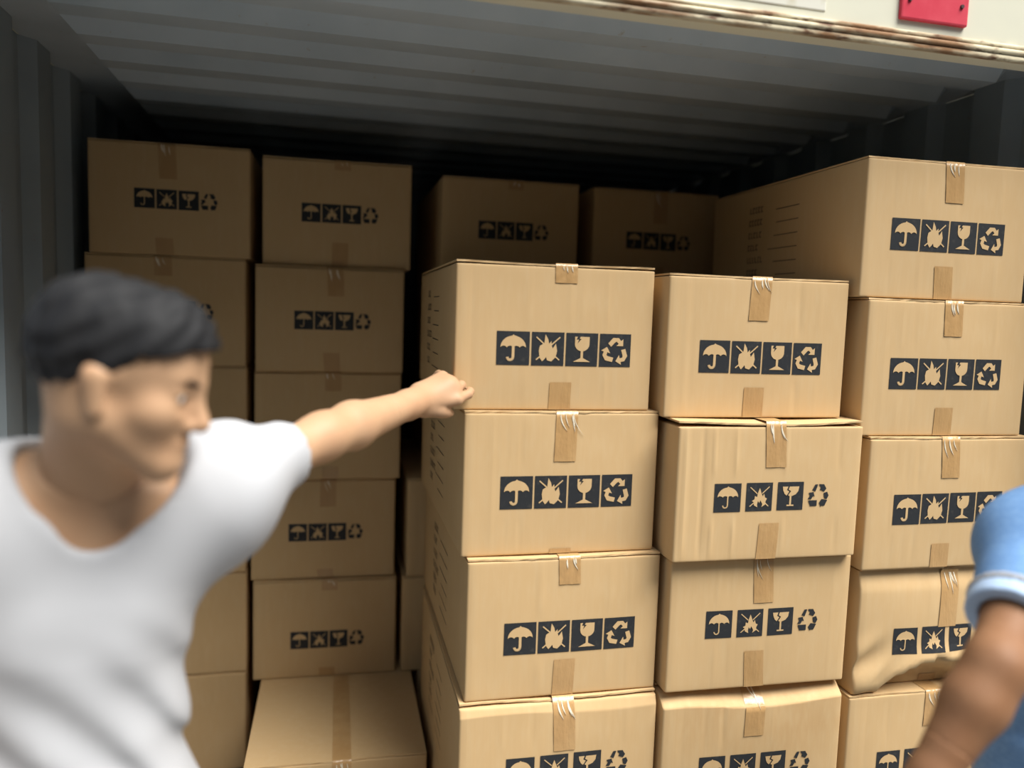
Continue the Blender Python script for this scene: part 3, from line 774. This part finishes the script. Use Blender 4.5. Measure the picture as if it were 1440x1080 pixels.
def pointing_hand(el, wr):
    # left hand pressed on the carton: index reaches the front face, others curl against it, thumb below
    K = [A_(.2425, 1.5900, 1.3225), A_(.2425, 1.6070, 1.3405), A_(.2335, 1.6210, 1.3555), A_(.2165, 1.6310, 1.3680)]
    R = [prim(wr - (wr - el) / np.linalg.norm(wr - el) * .03, wr + A_(.012, .011, .004), .0265, .0255, .02)]
    bases = [wr + A_(.018, .012, -.008), wr + A_(.017, .016, .004), wr + A_(.012, .020, .014), wr + A_(.006, .022, .020)]
    for b, k, r in zip(bases, K, (.0150, .0150, .0145, .0135)): R += [prim(b, k, r + .001, r - .002, .016)]
    R += [prim(wr + A_(.02, .015, .0), (K[1] + K[2]) / 2 - A_(.012, .006, 0), .020, .019, .02)]
    # index
    R += chain([K[0], A_(.2700, 1.6130, 1.3315), A_(.2770, 1.6320, 1.3355), A_(.2775, 1.6470, 1.3365)], [.0110, .0095, .0086, .0078], .004)
    # middle, ring, little: first joint forward, then folded down and back towards the palm
    R += chain([K[1], A_(.2590, 1.6400, 1.3480), A_(.2480, 1.6460, 1.3260), A_(.2260, 1.6350, 1.3130)], [.0112, .0098, .0088, .0080], .004)
    R += chain([K[2], A_(.2350, 1.6590, 1.3590), A_(.2170, 1.6650, 1.3390), A_(.2010, 1.6500, 1.3280)], [.0108, .0095, .0085, .0078], .004)
    R += chain([K[3], A_(.2130, 1.6640, 1.3690), A_(.1970, 1.6690, 1.3530), A_(.1850, 1.6550, 1.3430)], [.0100, .0086, .0078, .0072], .004)
    # thumb
    b = wr + A_(.018, .006, -.016)
    R += chain([b, A_(.2070, 1.5860, 1.2995), A_(.2200, 1.5940, 1.2960), A_(.2310, 1.6040, 1.2930)], [.0170, .0130, .0108, .0085], .008)
    return R

man = dict(label='person in a white t-shirt reaching one arm out to the front stack', fold=.0065, hs=.89, root=(-.37, 1.13, GROUND), head=(-.248, 1.020, 1.412), look=(.985, -.10, -.24), up=(.12, .02, 1),
           neck=(-.325, 1.120, 1.232), chest=(-.355, 1.125, 1.070), pelvis=(-.370, 1.140, .76), torso_fwd=(.35, -.94, 0),
           shL=(-.163, 1.185, 1.246), elL=(-.023, 1.332, 1.2895), wrL=(.1565, 1.5685, 1.3205), shR=(-.490, 1.050, 1.240), elR=(-.550, .960, 1.005), wrR=(-.510, .865, .800),
           hipL=(-.285, 1.165, .71), hipR=(-.455, 1.105, .71), knL=(-.26, 1.135, .33), knR=(-.50, 1.065, .33), anL=(-.25, 1.205, -.03), anR=(-.52, 1.105, -.03), foot=(.4, -.9, 0),
           handL=pointing_hand, handR=relaxed_hand((.8, .2, .2), (.2, -1, 0)), fine='L', skin=M['skin_pale'], shirt=M['shirt_white'], shirt_name='t_shirt', sleeve=.62, collar=(.030, -.070, .006), ua=.047)
person(man)
other = dict(label='person in a light blue polo at the right edge, arm hanging down', root=(1.31, 1.03, GROUND), head=(1.34, .93, 1.445), look=(-.45, -.88, -.1), up=(0, 0, 1),
             neck=(1.325, .99, 1.235), chest=(1.320, 1.02, 1.03), pelvis=(1.325, 1.05, .72), torso_fwd=(-.45, -.88, 0),
             shR=(1.135, 1.045, 1.152), elR=(.930, .897, 1.0225), wrR=(.800, .878, .852), shL=(1.50, .915, 1.16), elL=(1.60, .86, .90), wrL=(1.59, .77, .67),
             hipR=(1.25, 1.07, .68), hipL=(1.41, 1.00, .68), knR=(1.23, 1.03, .32), knL=(1.42, .94, .32), anR=(1.24, 1.09, -.03), anL=(1.44, 1.01, -.03), foot=(-.4, -.9, 0),
             handR=relaxed_hand((.6, .3, -.3), (-.4, -.6, .3)), handL=relaxed_hand((-.8, .2, 0), (-.2, -1, 0)), fine='R', skin=M['skin_dark'], shirt=M['shirt_blue'], shirt_name='polo_shirt', sleeve=.66, collar=(-.030, -.07, -.03), ua=.048, trim=True, hem=.14)
person(other)
